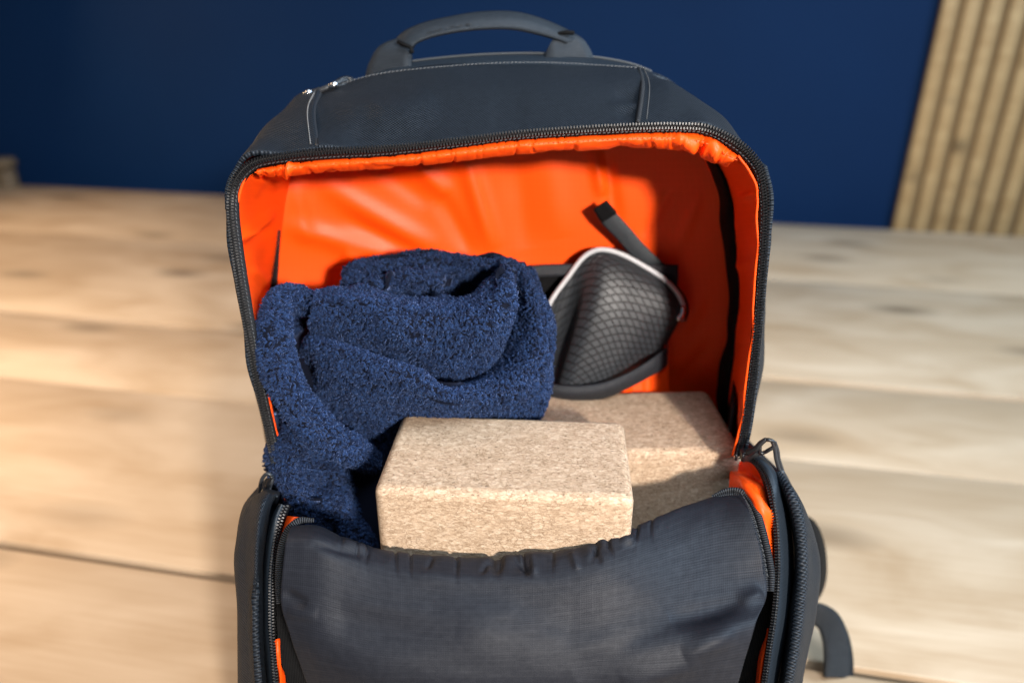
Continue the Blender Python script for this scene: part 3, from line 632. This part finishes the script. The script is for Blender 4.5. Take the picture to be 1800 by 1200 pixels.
f6 = list(zip([545, 580, 625, 670, 745, 830, 915, 995, 1070, 1135, 1190, 1240, 1290], [1215] * 13, [.277, .273, .270, .268, .266, .265, .266, .267, .268, .269, .271, .273, .278]))
f7 = list(zip([585, 610, 645, 685, 750, 830, 910, 985, 1055, 1110, 1160, 1205, 1250], [1330] * 13, [.272, .267, .264, .262, .260, .259, .260, .261, .262, .263, .265, .267, .272]))
f8 = list(zip([600, 625, 655, 695, 755, 830, 905, 980, 1045, 1100, 1145, 1190, 1230], [1480] * 13, [.275, .270, .268, .266, .264, .263, .264, .265, .266, .267, .268, .270, .275]))
G = gridsurf([f0, f05, f1, f2, f3, f4, f5, f6, f7, f8], 320, 260)
G[..., 2] = np.maximum(G[..., 2], .006)
d = .0016 * vnoise(G.shape[:2], (7, 5), 71) + .00012 * vnoise(G.shape[:2], (26, 22), 72)
gx, gy = proj(G)
lip = np.interp(gx, FX, [q[1] for q in f1])
lipw = np.exp(-((gy - lip - 10) / 20) ** 2) * np.clip((gx - 560) / 120, 0, 1) * np.clip((1180 - gx) / 90, 0, 1)
gath = vnoise((1, 320), (1, 34), 73)[0][None]
d = d + lipw * (.0034 * (np.minimum(np.abs(gath + .35 * vnoise(G.shape[:2], (14, 6), 76)) * 1.9, 1) - 1) * (.3 + np.abs(vnoise((1, 320), (1, 9), 75)[0][None])) + .0004 * vnoise(G.shape[:2], (16, 50), 74))
d = d + ridges(G, [(545, 955, 640, 975, -.0014, 8), (600, 950, 650, 965, .0022, 7), (700, 1012, 960, 1020, .0014, 16), (690, 1050, 980, 1056, -.0010, 22), (905, 978, 930, 1012, -.0020, 5), (935, 975, 940, 1010, .0018, 6), (1005, 970, 1016, 1002, .0018, 6), (860, 985, 846, 1010, -.0018, 5), (760, 978, 752, 1000, -.0018, 4), (1040, 955, 1056, 990, -.0018, 5), (1090, 945, 1120, 950, .0024, 8),
    (1300, 1060, 1340, 1040, .003, 16), (1180, 1090, 1300, 1060, -.0024, 16), (1200, 1150, 1290, 1110, .0024, 16), (1010, 1190, 1180, 1090, -.0018, 24), (1090, 1200, 1230, 1160, .0022, 18), (500, 1040, 540, 1062, -.0018, 10), (505, 1075, 560, 1080, .0014, 12), (800, 1110, 1000, 1120, .0012, 30), (600, 1060, 760, 1075, .0010, 16)])
flap = sheet('front_flap', G, M['flap_fabric'], bag, .0016, d)
# ribbed binding round the edge of the front panel
def bindstrip(pts, wpx, name, lobes):
    c = spline(PP(pts), 120); T, _, _ = frames(c)
    vw = CAM - c; vw /= np.linalg.norm(vw, axis=1, keepdims=True); S = np.cross(vw, T); S /= np.linalg.norm(S, axis=1, keepdims=True); N = np.cross(T, S)
    N *= np.sign(np.sum(N * vw, axis=1))[:, None]
    wd = np.interp(np.linspace(0, 1, 120), np.linspace(0, 1, len(wpx)), wpx) * .00029
    a = np.linspace(-1, 1, 25); prof = np.sqrt(np.maximum(0, 1 - a**2)) * .6
    if lobes == 2: prof = np.sqrt(np.maximum(0, 1 - (np.abs(a) * 2 - 1) ** 2)) * .45
    G = c[:, None] + S[:, None] * (a[None, :, None] * wd[:, None, None] / 2) + N[:, None] * (prof[None, :, None] * wd[:, None, None] * .45)
    V, f, uv = sheet_mesh(G, .0015); uv = uv[:, ::-1]
    return link(name, V, f, M['binding'], flap, uv=uv)
bindstrip([(1252, 874, .361), (1280, 865, .361), (1304, 870, .357), (1322, 897, .346), (1334, 935, .335), (1344, 975, .327), (1350, 1010, .319), (1351, 1038, .313)], [10, 20, 26, 30, 30, 28, 26, 20], 'edge_binding', 2)
stitches('stitching', spline(PP([(1304, 868, .353), (1321, 897, .342), (1333, 935, .331), (1343, 975, .323), (1349, 1010, .315)]), 100), flap, M['thread_dark'], .0024, .0009, .0006)
bindstrip([(552, 914, .329), (526, 915, .329), (508, 930, .327), (497, 955, .324), (491, 990, .320), (489, 1030, .316), (490, 1060, .313)], [8, 14, 16, 15, 14, 13, 10], 'edge_binding', 1)

# ---- zip sliders
def slider(c, ax, name='zipper_slider'):
    c = np.array(c); V, f = boxmesh(-.0055, .0055, -.003, .003, -.0035, .0035, .0012, 2); V = np.array(V)
    a = math.atan2(ax[1], ax[0]); Rm = np.array([[math.cos(a), 0, -math.sin(a)], [0, 1, 0], [math.sin(a), 0, math.cos(a)]])
    return link(name, V @ Rm.T + c, f, M['zip_plastic'], bag)
s = slider(P(1318, 799, .381), (1, .1))
for dx in (-12, 0):
    tube('slider_rail', PP([(1306 + dx, 799, .377), (1306 + dx, 808, .377)]), .0009, M['zip_plastic'], s, 6)
tube('slider_arm', spline(PP([(1316, 796, .376), (1328, 789, .374), (1338, 778, .374), (1346, 772, .374)]), 24), np.linspace(.0024, .0014, 24), M['zip_plastic'], s, 8)
tube('pull_ring', spline(PP([(1344, 773, .374), (1352, 773, .373), (1360, 777, .373), (1361, 784, .373), (1352, 790, .373), (1343, 795, .374), (1336, 796, .374), (1336, 786, .374)]), 50), .0012, M['zip_plastic'], s, 7)
tube('pull_cord', spline(PP([(1358, 776, .373), (1362, 790, .373), (1364, 805, .373), (1369, 822, .373), (1374, 834, .373)]), 40), .0012, M['black_cord'], s, 7)
tube('pull_cord', spline(PP([(1362, 777, .375), (1367, 792, .375), (1369, 806, .375), (1374, 822, .375), (1378, 834, .375)]), 40), .0011, M['black_cord'], s, 7)
tube('pull_tip', spline(PP([(1372, 828, .373), (1379, 842, .373), (1384, 854, .374)]), 12), np.linspace(.0022, .0028, 12), M['black_cord'], s, 8)
s = slider(P(474, 872, .365), (-1, .3))
tube('pull_cord', spline(PP([(459, 884, .372), (457, 868, .372), (458, 850, .372), (463, 838, .372), (470, 832, .372), (477, 836, .372), (478, 845, .371), (474, 858, .370), (477, 868, .368)]), 60), .0012, M['black_cord'], s, 7)
tube('pull_ring', spline(PP([(478, 838, .368), (470, 850, .368), (471, 862, .367), (478, 868, .366)]), 30), .0010, M['zip_plastic'], s, 6)

# ---- shoulder strap resting on the table behind the right side
S1a = [(1412, 902, .50), (1432, 915, .495), (1447, 945, .488), (1454, 990, .480), (1450, 1030, .475), (1436, 1056, .472), (1416, 1066, .470)]
S1b = [(1385, 915, .47), (1396, 935, .462), (1404, 960, .455), (1410, 995, .45), (1410, 1030, .447), (1404, 1050, .445), (1392, 1060, .445)]
S1m = [((a + d) / 2 + 4, (b + e) / 2, (c + g) / 2 - .012) for (a, b, c), (d, e, g) in zip(S1a, S1b)]
strap = ribbon('shoulder_strap', S1a, S1b, 60, M['black_cloth'], .009, mid=S1m, m=14)
q0 = [(1345, 1085, .476), (1378, 1078, .468), (1402, 1070, .462), (1436, 1058, .460), (1468, 1072, .452), (1488, 1104, .444), (1499, 1146, .437), (1501, 1192, .430)]
q1 = [(1345, 1128, .464), (1382, 1116, .458), (1405, 1106, .452), (1424, 1096, .450), (1438, 1104, .444), (1448, 1126, .437), (1452, 1156, .430), (1451, 1190, .4235)]
ribbon('strap_webbing', q0, q1, 60, M['webbing'], .003, strap)
G = gridsurf([[(1395, 1182, .436), (1430, 1184, .4335), (1452, 1187, .431)], [(1395, 1192, .4300), (1430, 1193, .4275), (1452, 1196, .425)]], 20, 4)
sheet('strap_webbing', G, M['webbing'], strap, .003)

# ------------------------------------------------------------------ cork blocks
def block(name, cx, cy, yaw, w_, d_, z0, z1, label):
    t = link(name, *boxmesh(-w_ / 2, w_ / 2, -d_ / 2, d_ / 2, 0, z1 - z0, .0055, 3), M['cork'], None)
    md = t.modifiers.new('normals', 'WEIGHTED_NORMAL'); md.weight = 100; md.keep_sharp = False
    t.location = (cx, cy, z0); t.rotation_euler = (0, 0, math.radians(yaw))
    return tag(t, label, 'yoga block', 'cork blocks standing in the backpack')
block('cork_block', -.0025, .3645, -3.8, .141, .081, .0235, .2590, 'nearer tan cork block, in front, leaning edge against the dark flap')
block('cork_block', .0800, .4465, 2.5, .140, .082, .0235, .2320, 'farther tan cork block, lower right behind the other block, below the glasses case')

# ------------------------------------------------------------------ towel
towel = thing('towel', (-.07, .44, .022), 'rolled navy blue terry towel stuffed in the left of the backpack', 'towel')
def cloth(rows, nu, nv, seed, amp=.0022, th=.009):
    G = gridsurf(rows, nu, nv)
    return G + gnormals(G) * (amp * vnoise(G.shape[:2], (5, 6), seed) + amp * .5 * vnoise(G.shape[:2], (11, 14), seed + 50))[..., None], th
folds = []
folds.append(cloth([[(540, 606, .452), (560, 598, .432), (640, 622, .420), (730, 655, .414), (800, 686, .414), (852, 648, .438), (880, 575, .464), (886, 500, .484), (872, 470, .492)],
                    [(534, 616, .446), (560, 608, .410), (640, 634, .388), (730, 667, .382), (806, 696, .384), (872, 656, .408), (906, 585, .436), (911, 508, .456), (892, 463, .474)],
                    [(536, 650, .440), (564, 646, .412), (640, 668, .388), (730, 696, .387), (815, 712, .390), (892, 680, .396), (931, 597, .418), (936, 515, .440), (906, 462, .468)],
                    [(546, 705, .436), (576, 706, .418), (645, 722, .400), (735, 738, .410), (830, 742, .413), (922, 714, .411), (958, 614, .416), (959, 535, .440), (926, 468, .468)],
                    [(585, 780, .436), (610, 782, .424), (660, 785, .418), (740, 785, .430), (840, 778, .430), (936, 745, .424), (969, 632, .430), (968, 555, .450), (938, 480, .476)],
                    [(600, 850, .44), (630, 850, .434), (680, 850, .425), (750, 850, .43), (840, 800, .425), (928, 770, .432), (958, 660, .455), (958, 580, .470), (932, 500, .486)]], 150, 100, 81))
folds.append(cloth([[(585, 560, .470), (640, 558, .476), (710, 564, .480), (770, 566, .482), (826, 548, .480), (860, 508, .478), (868, 482, .478)],
                    [(566, 535, .460), (630, 527, .463), (705, 538, .464), (770, 546, .464), (828, 532, .464), (862, 500, .464), (878, 474, .466)],
                    [(556, 512, .440), (625, 503, .438), (705, 514, .436), (775, 526, .434), (836, 517, .434), (876, 488, .440), (890, 468, .452)],
                    [(545, 530, .420), (622, 530, .412), (708, 545, .409), (785, 557, .406), (846, 546, .408), (888, 508, .418), (899, 480, .434)],
                    [(543, 558, .418), (622, 572, .411), (708, 592, .407), (788, 604, .404), (852, 584, .402), (893, 540, .413), (901, 495, .431)],
                    [(548, 588, .432), (625, 610, .424), (712, 634, .418), (795, 652, .415), (857, 620, .411), (893, 566, .421), (899, 505, .438)],
                    [(560, 612, .450), (635, 640, .442), (720, 670, .436), (800, 694, .434), (852, 658, .430), (882, 594, .444), (888, 520, .462)]], 130, 80, 82))
folds.append(cloth([[(478, 520, .462), (530, 512, .464), (600, 520, .466)], [(478, 600, .452), (535, 600, .452), (600, 600, .455)], [(486, 700, .442), (550, 700, .440), (620, 700, .440)], [(500, 800, .438), (560, 800, .434), (640, 800, .434)], [(510, 900, .43), (570, 900, .426), (650, 900, .43)]], 40, 70, 88))
folds.append(cloth([[(596, 520, .470), (606, 480, .478), (660, 464, .486), (760, 453, .490), (850, 457, .486), (905, 474, .474), (925, 500, .470)],
                    [(600, 500, .456), (612, 474, .464), (665, 460, .472), (760, 450, .476), (850, 454, .472), (900, 466, .462), (920, 490, .458)],
                    [(606, 510, .452), (625, 484, .456), (675, 472, .462), (760, 462, .466), (845, 464, .464), (885, 476, .458), (905, 500, .455)],
                    [(620, 540, .460), (645, 512, .466), (695, 496, .472), (760, 490, .478), (830, 490, .478), (865, 500, .470), (885, 520, .465)],
                    [(640, 580, .470), (665, 550, .476), (710, 540, .480), (760, 540, .485), (820, 540, .485), (850, 540, .478), (870, 560, .47)]], 90, 60, 83))
folds.append(cloth([[(632, 520, .462), (660, 500, .462), (710, 484, .464), (762, 480, .466), (796, 490, .464)], [(636, 506, .452), (662, 489, .452), (712, 476, .454), (752, 475, .456), (780, 486, .458)],
                    [(640, 512, .447), (668, 496, .446), (715, 486, .447), (750, 485, .450), (776, 497, .454)], [(650, 540, .452), (680, 520, .453), (720, 508, .456), (755, 504, .460), (780, 512, .462)]], 60, 40, 84, .0012, .006))
# folded strip down the left: a thick rounded fold
def fold_tube(pts, rad, flat, seed):
    c = spline(PP(pts), 110); r = np.interp(np.linspace(0, 1, 110), np.linspace(0, 1, len(rad)), rad)
    T, U, W = frames(c); a = np.linspace(0, 2 * np.pi, 40)
    nz = vnoise((110, 40), (9, 4), seed); nz[:, -1] = nz[:, 0]
    G = c[:, None] + (r[:, None] * (1 + .10 * nz))[..., None] * (np.cos(a)[None, :, None] * U[:, None] + flat * np.sin(a)[None, :, None] * W[:, None])
    return G
strip = fold_tube([(548, 536, .440), (520, 526, .434), (492, 532, .424), (482, 565, .412), (484, 612, .402), (498, 668, .392), (530, 722, .384), (575, 768, .381), (618, 790, .386), (650, 812, .406)],
                  [.0075, .0085, .0092, .0095, .0100, .0102, .0100, .0090, .0080, .0060], 1.0, 85)
folds.append(cloth([[(476, 640, .434), (500, 700, .428), (550, 760, .424), (600, 800, .422), (650, 820, .424), (700, 800, .435)],
                    [(480, 690, .416), (512, 735, .410), (555, 780, .414), (600, 815, .416), (650, 835, .418), (700, 820, .434)],
                    [(482, 770, .404), (514, 775, .388), (560, 805, .398), (600, 840, .396), (650, 850, .412), (700, 840, .432)],
                    [(478, 845, .398), (510, 850, .379), (552, 870, .390), (592, 885, .380), (645, 890, .404), (700, 890, .429)],
                    [(490, 890, .392), (522, 908, .378), (560, 920, .385), (602, 930, .380), (655, 940, .400), (700, 940, .426)],
                    [(508, 930, .394), (540, 960, .384), (570, 980, .386), (610, 990, .388), (660, 1000, .40), (700, 1000, .42)]], 90, 90, 86, .0030))
V = []; f = []; o_ = 0; samp = []
for G, th in folds:
    v, q, _ = sheet_mesh(G, th); V.append(v); f += (q + o_).tolist(); o_ += len(v); samp.append(G)
def tubequads(G):
    nv, nu = G.shape[:2]; i = np.arange(nv * nu).reshape(nv, nu); return np.stack([i[:-1, :-1], i[1:, :-1], i[1:, 1:], i[:-1, 1:]], -1).reshape(-1, 4)
V.append(strip.reshape(-1, 3)); f += (tubequads(strip) + o_).tolist(); o_ += strip.shape[0] * strip.shape[1]
# the hidden bulk of the roll
cpt = P(700, 660, .455); th_ = np.linspace(0, np.pi, 20); ph = np.linspace(0, 2 * np.pi, 31)
core = cpt + np.stack([.082 * np.sin(th_)[:, None] * np.cos(ph), .034 * np.sin(th_)[:, None] * np.sin(ph), .055 * np.cos(th_)[:, None] * np.ones_like(ph)], -1)
V.append(core.reshape(-1, 3)); f += (tubequads(core) + o_).tolist(); o_ += core.size // 3
cpt2 = np.array([-.095, .44, .13])
core2 = cpt2 + np.stack([.048 * np.sin(th_)[:, None] * np.cos(ph), .055 * np.sin(th_)[:, None] * np.sin(ph), .107 * np.cos(th_)[:, None] * np.ones_like(ph)], -1)
V.append(core2.reshape(-1, 3)); f += (tubequads(core2) + o_).tolist()
body = link('cloth', np.concatenate(V), f, M['towel_base'], towel)
# terry loops: one short curled tuft each
def tufts(Gs, dens, seg=4, sides=4):
    r = np.random.default_rng(5); cen = []; nor = []; tan = []
    for G, closed in Gs:
        N = gnormals(G)
        if closed:
            c = G.mean(axis=1, keepdims=True); N = G - c; N /= np.linalg.norm(N, axis=2, keepdims=True)
        a, b, c, d = G[:-1, :-1], G[:-1, 1:], G[1:, 1:], G[1:, :-1]
        A = np.linalg.norm(np.cross(c - a, d - b), axis=2) / 2
        n = int(A.sum() * dens); k = r.choice(A.size, n, p=(A / A.sum()).ravel()); s = r.random((n, 1)); t = r.random((n, 1))
        pt = lambda X: X.reshape(-1, 3)[k]
        p = (pt(a) * (1 - s) + pt(b) * s) * (1 - t) + (pt(d) * (1 - s) + pt(c) * s) * t
        cen.append(p); nor.append(N[:-1, :-1].reshape(-1, 3)[k])
    cen = np.concatenate(cen); nor = np.concatenate(nor)
    keep = np.sum(nor * (CAM - cen), axis=1) / np.linalg.norm(CAM - cen, axis=1) > -.55
    cen, nor = cen[keep], nor[keep]; n = len(cen)
    rv = r.normal(size=(n, 3)); rv[:, 2] -= .5
    tg = rv - nor * np.sum(rv * nor, axis=1, keepdims=True); tg /= np.linalg.norm(tg, axis=1, keepdims=True)
    bt = np.cross(nor, tg)
    L = r.uniform(.0022, .0040, n); rad = r.uniform(.00042, .00078, n); curl = r.uniform(.9, 2.3, n)
    Vt = np.zeros((n, seg + 1, sides, 3)); ang = np.linspace(0, 2 * np.pi, sides, endpoint=False)
    for j in range(seg + 1):
        u = j / seg; th2 = curl * u
        # arc that leaves along the normal and curls over along tg
        h = L / np.maximum(curl, .2) * np.sin(th2); x = L / np.maximum(curl, .2) * (1 - np.cos(th2))
        c = cen + nor * (h - .0006)[:, None] + tg * x[:, None]
        up = -nor * np.sin(th2)[:, None] + tg * np.cos(th2)[:, None]
        rr = rad * (1.0, 1.15, 1.15, 1.0, .45)[j]
        Vt[:, j] = c[:, None] + rr[:, None, None] * (np.cos(ang)[None, :, None] * up[:, None] + np.sin(ang)[None, :, None] * bt[:, None])
    i = np.arange((seg + 1) * sides).reshape(seg + 1, sides); k = np.roll(i, -1, 1)
    q = np.stack([i[:-1], k[:-1], k[1:], i[1:]], -1).reshape(-1, 4); q = np.concatenate([q, i[-1][None]])
    Fq = (q[None] + (np.arange(n) * (seg + 1) * sides)[:, None, None]).reshape(-1, 4)
    return Vt.reshape(-1, 3), Fq
Vt, Fq = tufts([(G, False) for G in samp] + [(strip, True)], 640000)
me = bpy.data.meshes.new('terry_pile'); nv_ = len(Vt); nf = len(Fq)
me.vertices.add(nv_); me.vertices.foreach_set('co', (Vt - BASE[towel]).astype(np.float32).ravel())
me.loops.add(nf * 4); me.loops.foreach_set('vertex_index', Fq.astype(np.int32).ravel())
me.polygons.add(nf); me.polygons.foreach_set('loop_start', np.arange(0, nf * 4, 4, dtype=np.int32))
me.update(calc_edges=True); me.shade_smooth(); me.materials.append(M['towel_pile'])
o = bpy.data.objects.new('terry_pile', me); C.objects.link(o); o.parent = towel; o['kind'] = 'stuff'

# ------------------------------------------------------------------ glasses case
case = thing('glasses_case', tuple(P(1060, 600, .478)), 'dark grey mesh covered glasses case with pale piping in the inner pocket', 'case')
def mesh_fabric():
    m, nt, b = newmat('case_mesh', (.05, .053, .058), .5, .45); L = nt.links
    uv = nd(nt, 'ShaderNodeUVMap'); sp = nd(nt, 'ShaderNodeSeparateXYZ'); L.new(uv.outputs[0], sp.inputs[0]); x, y = sp.outputs[0], sp.outputs[1]
    k = math.pi / .0054
    a = mth(nt, 'ABSOLUTE', mth(nt, 'SINE', mth(nt, 'MULTIPLY', mth(nt, 'ADD', mth(nt, 'MULTIPLY', x, .55), y), k)))
    c = mth(nt, 'ABSOLUTE', mth(nt, 'SINE', mth(nt, 'MULTIPLY', mth(nt, 'SUBTRACT', mth(nt, 'MULTIPLY', x, .55), y), k)))
    g = mth(nt, 'MINIMUM', a, c); ln = ramp(nt, g, [(.12, 1.0), (.34, 0.0)])
    L.new(mixc(nt, ln, (.024, .027, .032), (.002, .002, .0025)), b.inputs['Base Color'])
    bump(nt, b, mth(nt, 'SUBTRACT', 1.0, ln), .8, .0006)
mesh_fabric()
dy = .012
def sh(r): return [(x, y, .520 - (.500 - Y) * .60) for x, y, Y in r]
pip = [(952, 575, .470), (965, 535, .474), (998, 487, .483), (1028, 450, .488), (1052, 439, .488), (1084, 444, .486), (1135, 470, .482), (1174, 497, .478), (1194, 522, .473), (1201, 545, .469), (1196, 562, .466)]
r1 = [(955, 610, .476), (972, 572, .480), (1002, 522, .482), (1034, 478, .474), (1056, 463, .471), (1086, 468, .469), (1130, 493, .466), (1167, 521, .463), (1186, 545, .461), (1192, 560, .462), (1189, 573, .464)]
r2 = [(957, 650, .474), (974, 628, .472), (1000, 588, .468), (1022, 545, .456), (1046, 530, .450), (1076, 536, .448), (1106, 556, .4475), (1132, 582, .449), (1150, 600, .457), (1160, 611, .466), (1162, 618, .473)]
r3 = [(946, 690, .470), (960, 680, .464), (978, 664, .455), (996, 640, .442), (1018, 630, .436), (1044, 632, .4345), (1066, 640, .435), (1084, 648, .438), (1102, 655, .448), (1112, 658, .458), (1114, 662, .466)]
r4 = [(936, 740, .466), (944, 738, .457), (958, 732, .445), (974, 724, .434), (992, 716, .430), (1012, 712, .430), (1030, 708, .432), (1044, 705, .436), (1056, 703, .446), (1062, 702, .455), (1062, 702, .463)]
G = gridsurf([sh(pip), sh(r1), sh(r2), sh(r3), sh(r4)], 120, 120)
shell_ = sheet('shell', G, M['case_mesh'], case, .002)
pc = PP(sh(pip)); bk1 = pc + np.array([0.004, .010, -.004]); bk2 = pc * .55 + np.array([pc[:, 0].mean() - .01, .508, .30]) * .45 + np.array([0, .006, 0])
G = gridsurf(np.stack([pc, bk1, bk2]), 80, 20, px=False); V, f, uv = sheet_mesh(G, .002); link('shell', V, f, M['case_mesh'], case, uv=uv)
pp = spline(PP(sh(pip)), 120)
tube('piping', pp + np.array([0, -.0016, .0006]), .00185, M['case_piping'], case, 10)
tube('zipper_slider', spline(PP(sh([(1200, 540, .464), (1199, 551, .462), (1192, 560, .461)])), 12), np.linspace(.0024, .0030, 12), M['metal'], case, 8)
w0 = [(1044, 371, .478), (1058, 393, .482), (1084, 420, .486), (1110, 450, .490), (1138, 474, .494), (1168, 492, .496)]
w1 = [(1066, 357, .474), (1084, 376, .478), (1108, 402, .482), (1134, 432, .486), (1160, 458, .490), (1184, 478, .493)]
wm = [((a + d) / 2, (b + e) / 2, (c + g) / 2 - .0018) for (a, b, c), (d, e, g) in zip(w0, w1)]
sheet('wrist_strap', gridsurf([sh(w0), sh(wm), sh(w1)], 60, 8), M['strap_sheen'], case, .0022)
e0 = [(1043, 369, .476), (1050, 380, .4765), (1058, 392, .479)]; e1 = [(1066, 355, .472), (1074, 364, .4725), (1084, 375, .475)]
sheet('strap_end', gridsurf([sh(e0), sh(e1)], 12, 6), M['black_cloth'], case, .003)
